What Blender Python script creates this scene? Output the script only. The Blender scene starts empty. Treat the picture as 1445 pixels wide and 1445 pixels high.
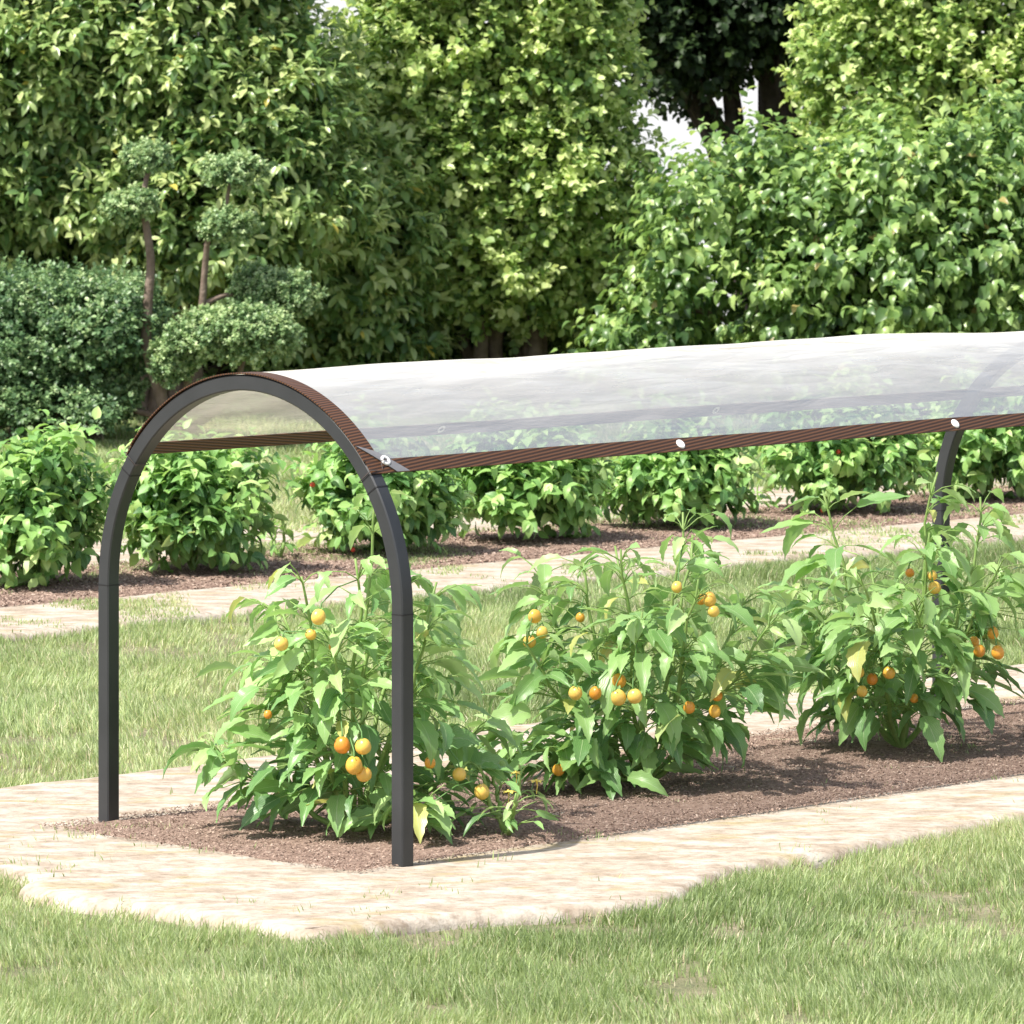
import bpy, math
import numpy as np
from mathutils import Vector

sc = bpy.context.scene
COL = sc.collection
RAD = math.radians
UP = np.array([0., 0., 1.])

# ------------------------------------------------------------------ camera, sky, sun, exposure
F, H, HOR = 7626.0, 1.785, 101.0          # long lens, eye height
cam_d = bpy.data.cameras.new('camera')
cam = bpy.data.objects.new('camera', cam_d); COL.objects.link(cam)
cam.location = (0, 0, H); cam.rotation_euler = (RAD(90), 0, 0)
cam_d.sensor_width = 36; cam_d.lens = F / 1445 * 36
cam_d.shift_y = -(722.5 - HOR) / 1445
cam_d.clip_start = 0.5; cam_d.clip_end = 3000
cam_d.dof.use_dof = True; cam_d.dof.focus_distance = 13.0; cam_d.dof.aperture_fstop = 22
sc.camera = cam

SUN_AZ = np.array([-0.80, -0.60]); SUN_EL = RAD(57)
w = bpy.data.worlds.new('World'); sc.world = w; w.use_nodes = True
nt = w.node_tree
sky = nt.nodes.new('ShaderNodeTexSky'); sky.sky_type = 'NISHITA'; sky.sun_disc = False
sky.sun_elevation = SUN_EL; sky.sun_rotation = math.atan2(SUN_AZ[0], SUN_AZ[1])
sky.air_density = 1.0; sky.dust_density = 2.5; sky.ozone_density = 1.0
bg = nt.nodes['Background']; bg.inputs['Strength'].default_value = 0.13
# white haze band added round the horizon, for white hedge gaps and fill light
wtc = nt.nodes.new('ShaderNodeTexCoord'); wsx = nt.nodes.new('ShaderNodeSeparateXYZ'); nt.links.new(wtc.outputs['Generated'], wsx.inputs[0])
wmr = nt.nodes.new('ShaderNodeMapRange'); wmr.interpolation_type = 'SMOOTHSTEP'
wmr.inputs['From Min'].default_value = .02; wmr.inputs['From Max'].default_value = .38; wmr.inputs['To Min'].default_value = .9; wmr.inputs['To Max'].default_value = .22
wab = nt.nodes.new('ShaderNodeMath'); wab.operation = 'ABSOLUTE'; nt.links.new(wsx.outputs['Z'], wab.inputs[0]); nt.links.new(wab.outputs[0], wmr.inputs['Value'])
wmx = nt.nodes.new('ShaderNodeMix'); wmx.data_type = 'RGBA'; nt.links.new(wmr.outputs[0], wmx.inputs['Factor']); nt.links.new(sky.outputs[0], wmx.inputs['A']); wmx.inputs['B'].default_value = (5.6, 5.6, 5.6, 1)
nt.links.new(wmx.outputs['Result'], bg.inputs[0])
sd = bpy.data.lights.new('sun', 'SUN'); sd.energy = 5.0; sd.angle = RAD(0.6); sd.color = (1.0, 0.955, 0.88)
sun = bpy.data.objects.new('sun', sd); COL.objects.link(sun)
d = Vector((SUN_AZ[0] * math.cos(SUN_EL), SUN_AZ[1] * math.cos(SUN_EL), math.sin(SUN_EL)))
sun.rotation_euler = d.to_track_quat('Z', 'Y').to_euler(); sun.location = (-5, 2, 12)
sc.view_settings.view_transform = 'Standard'; sc.view_settings.look = 'None'
sc.view_settings.exposure = 0.70; sc.view_settings.gamma = 1.0
sc.render.engine = 'CYCLES'
sc.cycles.transparent_max_bounces = 24; sc.cycles.max_bounces = 8

# ------------------------------------------------------------------ frames of reference
TH = RAD(45.47)
A0 = np.array([-0.959, 12.850, 0.0])
U = np.array([math.cos(TH), math.sin(TH), 0.]); V = np.array([math.sin(TH), -math.cos(TH), 0.])
def ST(s, t, z=0.0): return A0 + U * s + V * t + UP * z
def to_st(x, y):
    dx, dy = x - A0[0], y - A0[1]
    return dx * U[0] + dy * U[1], dx * V[0] + dy * V[1]
def at(x, y, Y): return np.array([(x - 722.5) * Y / F, Y, H - (y - HOR) * Y / F])

# ------------------------------------------------------------------ numpy helpers
def noise2(x, y, seed=0):
    def hsh(i, j):
        v = np.sin(i * 127.1 + j * 311.7 + seed * 74.7) * 43758.5453
        return v - np.floor(v)
    xi, yi = np.floor(x), np.floor(y); fx, fy = x - xi, y - yi
    fx = fx * fx * (3 - 2 * fx); fy = fy * fy * (3 - 2 * fy)
    a, b, c, e = hsh(xi, yi), hsh(xi + 1, yi), hsh(xi, yi + 1), hsh(xi + 1, yi + 1)
    return (a * (1 - fx) + b * fx) * (1 - fy) + (c * (1 - fx) + e * fx) * fy
def fbm(x, y, seed=0, o=3):
    r = 0; a = 1; s = 0
    for k in range(o):
        r = r + a * noise2(x * 2 ** k, y * 2 ** k, seed + k); s += a; a *= .5
    return r / s
def nrm(a): return a / (np.linalg.norm(a, axis=-1, keepdims=True) + 1e-9)

def mesh_np(name, verts, faces, mats, parent=None, fattr=None, pattr=None, smooth=True, uv=None, midx=None):
    verts = np.asarray(verts, np.float32); faces = np.asarray(faces, np.int32)
    k = faces.shape[1]; n = len(faces)
    me = bpy.data.meshes.new(name)
    me.vertices.add(len(verts)); me.vertices.foreach_set('co', verts.ravel())
    me.loops.add(n * k); me.loops.foreach_set('vertex_index', faces.ravel())
    me.polygons.add(n); me.polygons.foreach_set('loop_start', np.arange(0, n * k, k, dtype=np.int32))
    me.polygons.foreach_set('use_smooth', np.full(n, smooth))
    if midx is not None: me.polygons.foreach_set('material_index', np.asarray(midx, np.int32))
    for m in (mats if isinstance(mats, (list, tuple)) else [mats]): me.materials.append(m)
    for nm, arr in (fattr or {}).items():
        a = me.attributes.new(nm, 'FLOAT', 'FACE'); a.data.foreach_set('value', np.asarray(arr, np.float32))
    for nm, arr in (pattr or {}).items():
        a = me.attributes.new(nm, 'FLOAT', 'POINT'); a.data.foreach_set('value', np.asarray(arr, np.float32))
    if uv is not None:
        l = me.uv_layers.new(name='UVMap'); l.data.foreach_set('uv', np.asarray(uv, np.float32)[faces.ravel()].ravel())
    me.update(calc_edges=True)
    o = bpy.data.objects.new(name, me); COL.objects.link(o)
    if parent is not None: o.parent = parent
    return o

class Acc:                                   # collects quads into one mesh
    def __init__(s): s.v = []; s.f = []; s.n = 0; s.r = []
    def add(s, v, f, r=0.5):
        v = np.asarray(v, float).reshape(-1, 3); f = np.asarray(f, int)
        s.v.append(v); s.f.append(f + s.n); s.n += len(v); s.r.append(np.full(len(f), r))
    def tube(s, pts, rad, seg=8, r=0.5):
        pts = np.asarray(pts, float); m = len(pts); rad = np.broadcast_to(np.asarray(rad, float), (m,))
        tg = np.gradient(pts, axis=0); tg = nrm(tg)
        ref = np.array([0.31, 0.2, 0.93]) if abs(tg[0, 2]) < .8 else np.array([0.9, 0.3, 0.1])
        vs = []
        x = nrm(np.cross(ref, tg[0]))
        for i in range(m):
            x = nrm(x - tg[i] * (x @ tg[i])); y = np.cross(tg[i], x)
            a = np.arange(seg) * 2 * np.pi / seg
            vs.append(pts[i] + rad[i] * (np.cos(a)[:, None] * x + np.sin(a)[:, None] * y))
        v = np.concatenate(vs)
        f = [(i * seg + j, i * seg + (j + 1) % seg, (i + 1) * seg + (j + 1) % seg, (i + 1) * seg + j) for i in range(m - 1) for j in range(seg)]
        c = len(v); v = np.vstack([v, pts[-1] + tg[-1] * rad[-1] * .3, pts[0]])
        f += [(c - seg + j, c - seg + (j + 1) % seg, c, c) if 0 else (c - seg + j, c - seg + (j + 1) % seg, c - seg + (j + 2) % seg, c) for j in range(0, seg, 2)]
        s.add(v, f, r)
    def build(s, name, mat, parent=None, smooth=True, org=None):
        v = np.concatenate(s.v); 
        if org is not None: v = v - org
        return mesh_np(name, v, np.concatenate(s.f), mat, parent, {'rnd': np.concatenate(s.r)}, smooth=smooth)

def empty(name, loc, label, cat, group=None):
    o = bpy.data.objects.new(name, None); COL.objects.link(o); o.location = [float(c) for c in loc]
    o.empty_display_size = .1
    o['label'] = label; o['category'] = cat
    if group: o['group'] = group
    return o

# ------------------------------------------------------------------ materials
def new_mat(name):
    m = bpy.data.materials.new(name); m.use_nodes = True; t = m.node_tree
    return m, t, t.nodes, t.links, t.nodes['Principled BSDF']
def ramp(n, stops):
    r = n.new('ShaderNodeValToRGB'); e = r.color_ramp.elements
    while len(e) > 1: e.remove(e[-1])
    e[0].position = stops[0][0]; e[0].color = (*stops[0][1], 1)
    for p, c in stops[1:]:
        q = e.new(p); q.color = (*c, 1)
    return r
def texn(n, l, scale, detail=4, rough=.6, vec=None, coord='Object', mapscale=None, rot=None):
    tc = n.new('ShaderNodeTexCoord'); src = tc.outputs[coord]
    if mapscale is not None:
        mp = n.new('ShaderNodeMapping'); mp.inputs['Scale'].default_value = mapscale
        if rot is not None: mp.inputs['Rotation'].default_value = rot
        l.new(src, mp.inputs[0]); src = mp.outputs[0]
    t = n.new('ShaderNodeTexNoise'); t.inputs['Scale'].default_value = scale; t.inputs['Detail'].default_value = detail
    t.inputs['Roughness'].default_value = rough; l.new(src, t.inputs['Vector']); return t

def leaf_mat(name, stops, trans=0.35, rough=0.42, vein=None, spec=0.4, back=1.25, tcol=None):
    m, t, n, l, p = new_mat(name)
    a = n.new('ShaderNodeAttribute'); a.attribute_name = 'rnd'
    r = ramp(n, stops); l.new(a.outputs['Fac'], r.inputs[0]); col = r.outputs[0]
    if vein:
        ax = n.new('ShaderNodeAttribute'); ax.attribute_name = 'lx'
        ay = n.new('ShaderNodeAttribute'); ay.attribute_name = 'ly'
        def M(op, x, y=None, v=None):
            q = n.new('ShaderNodeMath'); q.operation = op; l.new(x, q.inputs[0])
            if y is not None: l.new(y, q.inputs[1])
            elif v is not None: q.inputs[1].default_value = v
            return q.outputs[0]
        ab = M('ABSOLUTE', ax.outputs['Fac'])
        mid = M('LESS_THAN', ab, v=0.035)
        ph = M('SINE', M('MULTIPLY', M('SUBTRACT', ay.outputs['Fac'], M('MULTIPLY', ab, v=0.75)), v=44.0))
        side = M('GREATER_THAN', ph, v=0.93)
        vn = M('MULTIPLY', M('MAXIMUM', mid, M('MULTIPLY', side, v=0.7)), v=0.8)
        mx = n.new('ShaderNodeMix'); mx.data_type = 'RGBA'; l.new(vn, mx.inputs['Factor']); l.new(col, mx.inputs['A'])
        mx.inputs['B'].default_value = (*vein, 1); col = mx.outputs['Result']
        bp = n.new('ShaderNodeBump'); bp.inputs['Strength'].default_value = .10; bp.inputs['Distance'].default_value = .002
        l.new(M('MULTIPLY', ph, v=1.0), bp.inputs['Height']); l.new(bp.outputs[0], p.inputs['Normal'])
    # underside a little paler
    g = n.new('ShaderNodeNewGeometry'); hs = n.new('ShaderNodeHueSaturation'); hs.inputs['Saturation'].default_value = .8
    hs.inputs['Value'].default_value = back; l.new(col, hs.inputs['Color'])
    mb = n.new('ShaderNodeMix'); mb.data_type = 'RGBA'; l.new(g.outputs['Backfacing'], mb.inputs['Factor'])
    l.new(col, mb.inputs['A']); l.new(hs.outputs[0], mb.inputs['B'])
    l.new(mb.outputs['Result'], p.inputs['Base Color'])
    p.inputs['Roughness'].default_value = rough; p.inputs['Specular IOR Level'].default_value = spec
    tr = n.new('ShaderNodeBsdfTranslucent'); h2 = n.new('ShaderNodeHueSaturation')
    h2.inputs['Saturation'].default_value = 1.15; h2.inputs['Value'].default_value = 1.5; h2.inputs['Hue'].default_value = .485
    l.new(col, h2.inputs['Color']); l.new(h2.outputs[0], tr.inputs[0])
    ms = n.new('ShaderNodeMixShader'); ms.inputs[0].default_value = trans
    l.new(p.outputs[0], ms.inputs[1]); l.new(tr.outputs[0], ms.inputs[2]); l.new(ms.outputs[0], n['Material Output'].inputs[0])
    return m

M = {}
M['pepper'] = leaf_mat('pepper_leaf', [(0, (.05, .135, .045)), (.35, (.15, .31, .09)), (.7, (.32, .51, .17)), (.93, (.46, .62, .26)), (1, (.48, .50, .15))], .27, .36, (.40, .52, .28), .5)
M['bean'] = leaf_mat('bush_leaf', [(0, (.06, .16, .045)), (.4, (.20, .38, .10)), (.8, (.36, .54, .17)), (1, (.50, .64, .25))], .28, .4, (.30, .46, .2), .4)
M['laurel'] = leaf_mat('laurel_leaf', [(0, (.05, .11, .04)), (.4, (.15, .26, .085)), (.75, (.33, .44, .16)), (.97, (.52, .60, .27)), (1, (.60, .52, .12))], .36, .32, None, .5)
M['round'] = leaf_mat('round_leaf', [(0, (.06, .12, .035)), (.35, (.18, .30, .08)), (.75, (.43, .55, .18)), (1, (.64, .72, .34))], .34, .42, None, .45)
M['heart'] = leaf_mat('heart_leaf', [(0, (.045, .10, .035)), (.45, (.15, .26, .08)), (.8, (.28, .41, .13)), (.985, (.42, .55, .20)), (1, (.38, .32, .12))], .36, .35, None, .5)
M['cloud'] = leaf_mat('small_leaf', [(0, (.05, .11, .045)), (.45, (.14, .24, .10)), (.8, (.29, .42, .19)), (1, (.48, .58, .30))], .26, .4, None, .45)
M['dark'] = leaf_mat('oak_leaf_shade_dark', [(0, (.012, .026, .009)), (.6, (.026, .052, .016)), (1, (.06, .10, .025))], .15, .5, None, .3)  # background shade put into these near-black leaf greens
M['grass'] = leaf_mat('grass_blade', [(0, (.17, .24, .085)), (.35, (.31, .41, .165)), (.7, (.46, .54, .25)), (.9, (.60, .60, .34)), (1, (.66, .59, .39))], .3, .55, None, .25, back=1.05)

def simple(name, col, rough=.5, metal=0, spec=.5, var=None, vs=30, bump=0, bs=200, bd=.002):
    m, t, n, l, p = new_mat(name)
    p.inputs['Roughness'].default_value = rough; p.inputs['Metallic'].default_value = metal; p.inputs['Specular IOR Level'].default_value = spec
    if var is None: p.inputs['Base Color'].default_value = (*col, 1)
    else:
        t1 = texn(n, l, vs); r = ramp(n, [(.3, col), (.7, var)]); l.new(t1.outputs['Fac'], r.inputs[0]); l.new(r.outputs[0], p.inputs['Base Color'])
    if bump:
        t2 = texn(n, l, bs, 3); b = n.new('ShaderNodeBump'); b.inputs['Strength'].default_value = bump; b.inputs['Distance'].default_value = bd
        l.new(t2.outputs['Fac'], b.inputs['Height']); l.new(b.outputs[0], p.inputs['Normal'])
    return m
M['steel'] = simple('powder_coated_steel', (.023, .025, .027), .42, 0, .5, (.034, .036, .039), 6, .12, 900, .0005)
M['seam'] = simple('dark_seam', (.008, .008, .009), .6)
M['stem'] = simple('green_stem', (.17, .30, .07), .5, 0, .4, (.26, .36, .11), 40)
M['calyx'] = simple('green_calyx', (.10, .22, .05), .5)
M['bark'] = simple('brown_bark', (.13, .095, .07), .85, 0, .2, (.24, .185, .15), 18, .8, 45, .01)
M['darkbark'] = simple('dark_bark', (.03, .024, .022), .9, 0, .2, (.06, .05, .045), 10, .8, 40, .02)
M['white'] = simple('white_plastic', (.82, .82, .80), .35)
M['patch'] = simple('grey_fabric', (.14, .14, .15), .6, 0, .4, (.19, .19, .20), 50, .3, 600, .0006)
M['cord'] = simple('dark_cord', (.06, .045, .04), .7)
M['petal'] = simple('yellow_petal', (.80, .62, .12), .5)

def fruit_mat(name, c0, c1, c2):
    m, t, n, l, p = new_mat(name)
    tc = n.new('ShaderNodeTexCoord'); oi = n.new('ShaderNodeObjectInfo')
    nz = n.new('ShaderNodeTexNoise'); nz.inputs['Scale'].default_value = 22; l.new(tc.outputs['Object'], nz.inputs['Vector'])
    ad = n.new('ShaderNodeMath'); ad.operation = 'MULTIPLY_ADD'; ad.inputs[1].default_value = .5
    l.new(nz.outputs['Fac'], ad.inputs[0]); sb = n.new('ShaderNodeMath'); sb.operation = 'MULTIPLY_ADD'; sb.inputs[1].default_value = .9; sb.inputs[2].default_value = -.22
    l.new(oi.outputs['Random'], sb.inputs[0]); l.new(sb.outputs[0], ad.inputs[2])
    r = ramp(n, [(0, c0), (.5, c1), (1, c2)]); l.new(ad.outputs[0], r.inputs[0]); l.new(r.outputs[0], p.inputs['Base Color'])
    p.inputs['Roughness'].default_value = .3; p.inputs['Subsurface Weight'].default_value = .15; p.inputs['Subsurface Radius'].default_value = (.01, .005, .002)
    return m
M['yellow_fruit'] = fruit_mat('yellow_fruit', (.76, .46, .08), (.78, .54, .12), (.72, .38, .05))
M['orange_fruit'] = fruit_mat('orange_fruit', (.68, .30, .04), (.72, .37, .05), (.62, .24, .03))
M['red_fruit'] = simple('red_fruit', (.55, .06, .03), .35)

# hem: brown woven tape with slanting ribs (uv in metres)
m, t, n, l, p = new_mat('brown_woven_hem'); M['hem'] = m
uvn = n.new('ShaderNodeUVMap'); mp = n.new('ShaderNodeMapping'); mp.inputs['Rotation'].default_value = (0, 0, RAD(7)); l.new(uvn.outputs[0], mp.inputs[0])
wv = n.new('ShaderNodeTexWave'); wv.bands_direction = 'Y'; wv.inputs['Scale'].default_value = 36; wv.inputs['Distortion'].default_value = .4
wv.inputs['Detail'].default_value = 1; l.new(mp.outputs[0], wv.inputs['Vector'])
r = ramp(n, [(.25, (.030, .012, .004)), (.6, (.078, .030, .010)), (1, (.115, .047, .017))]); l.new(wv.outputs['Fac'], r.inputs[0]); l.new(r.outputs[0], p.inputs['Base Color'])
p.inputs['Roughness'].default_value = .55
b = n.new('ShaderNodeBump'); b.inputs['Strength'].default_value = .5; b.inputs['Distance'].default_value = .002; l.new(wv.outputs['Fac'], b.inputs['Height']); l.new(b.outputs[0], p.inputs['Normal'])

# clear film: what it hides grows with the length of plastic the light crosses
m, t, n, l, p = new_mat('clear_plastic_film'); M['film'] = m
n.remove(p)
g = n.new('ShaderNodeNewGeometry'); dt = n.new('ShaderNodeVectorMath'); dt.operation = 'DOT_PRODUCT'
l.new(g.outputs['Normal'], dt.inputs[0]); l.new(g.outputs['Incoming'], dt.inputs[1])
def MM(op, a, b_=None, va=None, vb=None):
    q = n.new('ShaderNodeMath'); q.operation = op
    if a is not None: l.new(a, q.inputs[0])
    else: q.inputs[0].default_value = va
    if b_ is not None: l.new(b_, q.inputs[1])
    elif vb is not None: q.inputs[1].default_value = vb
    return q.outputs[0]
c = MM('MAXIMUM', MM('ABSOLUTE', dt.outputs['Value']), vb=.02)
tn = texn(n, l, 3.0, 4, .6, coord='UV', mapscale=(1, 6, 1))
haze = MM('ADD', MM('MULTIPLY', tn.outputs['Fac'], vb=-.22), vb=.90)      # transmission straight through, ~.78
T = MM('POWER', haze, MM('DIVIDE', None, c, va=1.0))
op = MM('SUBTRACT', None, T, va=1.0)
tp = n.new('ShaderNodeBsdfTransparent'); tp.inputs[0].default_value = (.985, .99, .99, 1)
df = n.new('ShaderNodeBsdfDiffuse'); df.inputs[0].default_value = (.95, .905, .825, 1)
tl = n.new('ShaderNodeBsdfTranslucent'); tl.inputs[0].default_value = (.95, .905, .825, 1)
mx = n.new('ShaderNodeMixShader'); mx.inputs[0].default_value = .25; l.new(df.outputs[0], mx.inputs[1]); l.new(tl.outputs[0], mx.inputs[2])
m2 = n.new('ShaderNodeMixShader'); l.new(op, m2.inputs[0]); l.new(tp.outputs[0], m2.inputs[1]); l.new(mx.outputs[0], m2.inputs[2])
gl = n.new('ShaderNodeBsdfGlossy'); gl.inputs['Roughness'].default_value = .07
fr = n.new('ShaderNodeFresnel'); fr.inputs[0].default_value = 1.35
bp = n.new('ShaderNodeBump'); bp.inputs['Strength'].default_value = .55; bp.inputs['Distance'].default_value = .02
tb = texn(n, l, 7.0, 3, .5, coord='UV', mapscale=(.6, 2.6, 1)); tb.inputs['Distortion'].default_value = .8
vo = n.new('ShaderNodeTexVoronoi'); vo.feature = 'DISTANCE_TO_EDGE'; vo.inputs['Scale'].default_value = 9; l.new(tb.outputs['Color'], vo.inputs['Vector'])
vm = n.new('ShaderNodeTexVoronoi'); vm.feature = 'F1'; vm.inputs['Scale'].default_value = 6
tcv = n.new('ShaderNodeTexCoord'); mpv = n.new('ShaderNodeMapping'); mpv.inputs['Scale'].default_value = (.7, 2.2, 1); l.new(tcv.outputs['UV'], mpv.inputs[0]); l.new(mpv.outputs[0], vm.inputs['Vector'])
sm = n.new('ShaderNodeMath'); sm.operation = 'ADD'; l.new(tb.outputs['Fac'], sm.inputs[0]); l.new(vm.outputs['Distance'], sm.inputs[1])
l.new(sm.outputs[0], bp.inputs['Height']); l.new(bp.outputs[0], df.inputs['Normal']); l.new(bp.outputs[0], tl.inputs['Normal']); l.new(bp.outputs[0], gl.inputs['Normal'])
m3 = n.new('ShaderNodeMixShader'); l.new(MM('MULTIPLY', fr.outputs[0], vb=.5), m3.inputs[0]); l.new(m2.outputs[0], m3.inputs[1]); l.new(gl.outputs[0], m3.inputs[2])
l.new(m3.outputs[0], n['Material Output'].inputs[0])

# ground materials
m, t, n, l, p = new_mat('lawn_earth'); M['earth'] = m
a = texn(n, l, 9, 8, .7); r = ramp(n, [(.3, (.12, .14, .06)), (.5, (.20, .19, .10)), (.72, (.33, .27, .19))]); l.new(a.outputs['Fac'], r.inputs[0]); l.new(r.outputs[0], p.inputs['Base Color'])
p.inputs['Roughness'].default_value = .95
b = n.new('ShaderNodeBump'); b.inputs['Distance'].default_value = .02; a2 = texn(n, l, 60, 6); l.new(a2.outputs['Fac'], b.inputs['Height']); l.new(b.outputs[0], p.inputs['Normal'])

m, t, n, l, p = new_mat('pale_sandstone'); M['sand'] = m
rot = (0, 0, RAD(-8))
a = texn(n, l, 1.0, 9, .62, mapscale=(8, 13, 5), rot=rot)
r = ramp(n, [(.22, (.22, .17, .125)), (.42, (.335, .275, .215)), (.50, (.39, .335, .275)), (.64, (.48, .435, .375))]); l.new(a.outputs['Fac'], r.inputs[0])
a2 = texn(n, l, 1.0, 7, .65, mapscale=(4, 8, 3), rot=rot); a2.inputs['Distortion'].default_value = 1.2
r2 = ramp(n, [(.54, (0, 0, 0)), (.66, (1, 1, 1))]); l.new(a2.outputs['Fac'], r2.inputs[0])
mx = n.new('ShaderNodeMix'); mx.data_type = 'RGBA'; l.new(MM2 := r2.outputs[0], mx.inputs['Factor']); l.new(r.outputs[0], mx.inputs['A']); mx.inputs['B'].default_value = (.34, .28, .17, 1)
a3 = texn(n, l, 1.0, 8, .7, mapscale=(34, 50, 30)); r3 = ramp(n, [(.33, (.60, .55, .50)), (.5, (1, 1, 1)), (.7, (1.18, 1.15, 1.12))]); l.new(a3.outputs['Fac'], r3.inputs[0])
mu = n.new('ShaderNodeMix'); mu.data_type = 'RGBA'; mu.blend_type = 'MULTIPLY'; mu.inputs['Factor'].default_value = .8; l.new(mx.outputs['Result'], mu.inputs['A']); l.new(r3.outputs[0], mu.inputs['B'])
l.new(mu.outputs['Result'], p.inputs['Base Color']); p.inputs['Roughness'].default_value = .9; p.inputs['Specular IOR Level'].default_value = .2
b = n.new('ShaderNodeBump'); b.inputs['Distance'].default_value = .012; b.inputs['Strength'].default_value = .7; a4 = texn(n, l, 22, 8, .65); l.new(a4.outputs['Fac'], b.inputs['Height']); l.new(b.outputs[0], p.inputs['Normal'])

m, t, n, l, p = new_mat('bed_soil'); M['soil'] = m
a = texn(n, l, 70, 6, .7); r = ramp(n, [(.3, (.14, .09, .07)), (.5, (.26, .18, .14)), (.7, (.38, .28, .23))]); l.new(a.outputs['Fac'], r.inputs[0]); l.new(r.outputs[0], p.inputs['Base Color'])
p.inputs['Roughness'].default_value = .95; p.inputs['Specular IOR Level'].default_value = .15
b = n.new('ShaderNodeBump'); b.inputs['Distance'].default_value = .01; a2 = texn(n, l, 120, 5); l.new(a2.outputs['Fac'], b.inputs['Height']); l.new(b.outputs[0], p.inputs['Normal'])
m, t, n, l, p = new_mat('bark_chip'); M['chip'] = m
a = n.new('ShaderNodeAttribute'); a.attribute_name = 'rnd'; r = ramp(n, [(0, (.16, .105, .08)), (.5, (.26, .18, .14)), (.85, (.36, .26, .205)), (1, (.45, .35, .28))]); l.new(a.outputs['Fac'], r.inputs[0]); l.new(r.outputs[0], p.inputs['Base Color'])
p.inputs['Roughness'].default_value = .9

# ------------------------------------------------------------------ the ground
def structure(o): o['kind'] = 'structure'; return o
xs = np.concatenate([[-600, -150, -40, -12], np.arange(-8, 12.01, .4), [16, 45, 160, 600]])
ys = np.concatenate([[-80, -20, 0, 5], np.arange(8, 37.01, .4), [40, 46, 60, 100, 250, 900]])
gx, gy = np.meshgrid(xs, ys)
gz = -.035 + .012 * (fbm(gx * .6, gy * .6, 3) - .5)
gz = np.where(gy > 36, -.035 - (gy - 36) * .22, gz)      # invented drop behind the hedge, so bright sky shows through its gaps
gv = np.stack([gx, gy, gz], -1).reshape(-1, 3); W_ = len(xs)
gf = [(j * W_ + i, j * W_ + i + 1, (j + 1) * W_ + i + 1, (j + 1) * W_ + i) for j in range(len(ys) - 1) for i in range(W_ - 1)]
structure(mesh_np('lawn', gv, gf, M['earth']))

def edge_wob(s, seed): return .06 * (fbm(s * 1.7, s * 0 + seed, seed) - .5) + .05 * (fbm(s * 6, s * 0 + seed, seed + 5) - .5)
def slab(name, s0, s1, t0, t1, seed, bulge=None):
    per = []
    st = .06
    for s in np.arange(s0, s1, st): per.append((s, t1, 0, 1))
    for q in np.arange(t1, t0, -st): per.append((s1, q, 1, 0))
    for s in np.arange(s1, s0, -st): per.append((s, t0, 0, -1))
    for q in np.arange(t0, t1, st): per.append((s0, q, -1, 0))
    per = np.array(per); k = per[:, 0] + per[:, 1] * 1.3
    wob = edge_wob(k + seed, seed)
    if bulge is not None: wob = wob + bulge(per[:, 0], per[:, 1])
    rings = []
    ctr = np.array([(s0 + s1) / 2, (t0 + t1) / 2])
    for off, z in ((.012, -.09), (.010, -.03), (0, -.012), (-.016, -.002), (-.05, 0.0)):
        P = per[:, :2] + per[:, 2:] * (wob + off)[:, None]
        # keep corners tidy by rounding towards the middle
        rings.append(np.stack([*(np.array([ST(a, b_, 0) for a, b_ in P])[:, :2].T), np.full(len(P), z) + (.004 * (noise2(P[:, 0] * 5, P[:, 1] * 5, seed) - .5) if z == 0 else 0)], -1))
    v = np.concatenate(rings); N = len(per); f = []
    for rI in range(4):
        for i in range(N):
            j = (i + 1) % N; f.append((rI * N + j, rI * N + i, (rI + 1) * N + i, (rI + 1) * N + j))
    me = bpy.data.meshes.new(name); me.from_pydata([tuple(q) for q in v], [], f + [tuple(4 * N + i for i in range(N))][::1])
    me.materials.append(M['sand']); me.validate()
    import bmesh
    bm = bmesh.new(); bm.from_mesh(me); bmesh.ops.recalc_face_normals(bm, faces=bm.faces); bm.to_mesh(me); bm.free()
    for pl in me.polygons: pl.use_smooth = len(pl.vertices) == 4
    o = bpy.data.objects.new(name, me); COL.objects.link(o); return structure(o)
def bul1(s, q):
    b_ = .20 * np.exp(-((s - .02) / .35) ** 2) * (q > 1.3) - .06 * (q > 1.3) * np.clip((s - .9), 0, 1)
    return b_ - .10 * (s < -.7) * (q < .58) + .04 * (s < -.7) * np.exp(-((q - .8) / .2) ** 2)
slab('stone_path', -.76, 9.0, -.66, 1.52, 3, bul1)
slab('garden_path', -4.0, 15.0, -5.85, -3.50, 11)

def soil_bed(name, s0, s1, t0, t1, seed, step=.025):
    ss = np.arange(s0, s1 + step, step); tt = np.arange(t0, t1 + step * .5, step)
    a, b_ = np.meshgrid(ss, tt)
    de = np.minimum(np.minimum(a - s0, s1 - a), np.minimum(b_ - t0, t1 - b_)) + .05 * (fbm(a * 3, b_ * 3, seed) - .55) + .02 * (fbm(a * 22, b_ * 22, seed + 9) - .5)
    z = -.012 + .016 * np.clip(de / .05, 0, 1) ** .7 + .014 * (fbm(a * 6, b_ * 6, seed + 2, 4) - .5) * np.clip(de / .1, 0, 1) + .010 * (fbm(a * 30, b_ * 30, seed + 4) - .5) * np.clip(de / .1, 0, 1)
    v = A0 + U * a[..., None] + V * b_[..., None] + UP * z[..., None]; Wn = len(ss)
    I = np.arange(len(tt) - 1)[:, None] * Wn + np.arange(Wn - 1)[None]
    f = np.stack([I, I + Wn, I + Wn + 1, I + 1], -1).reshape(-1, 4)
    structure(mesh_np(name, v.reshape(-1, 3), f, M['soil']))
soil_bed('soil', -.17, 7.5, -.05, 1.02, 5)
soil_bed('soil_bed', -3.0, 14.0, -5.12, -4.10, 8, .04)

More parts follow.
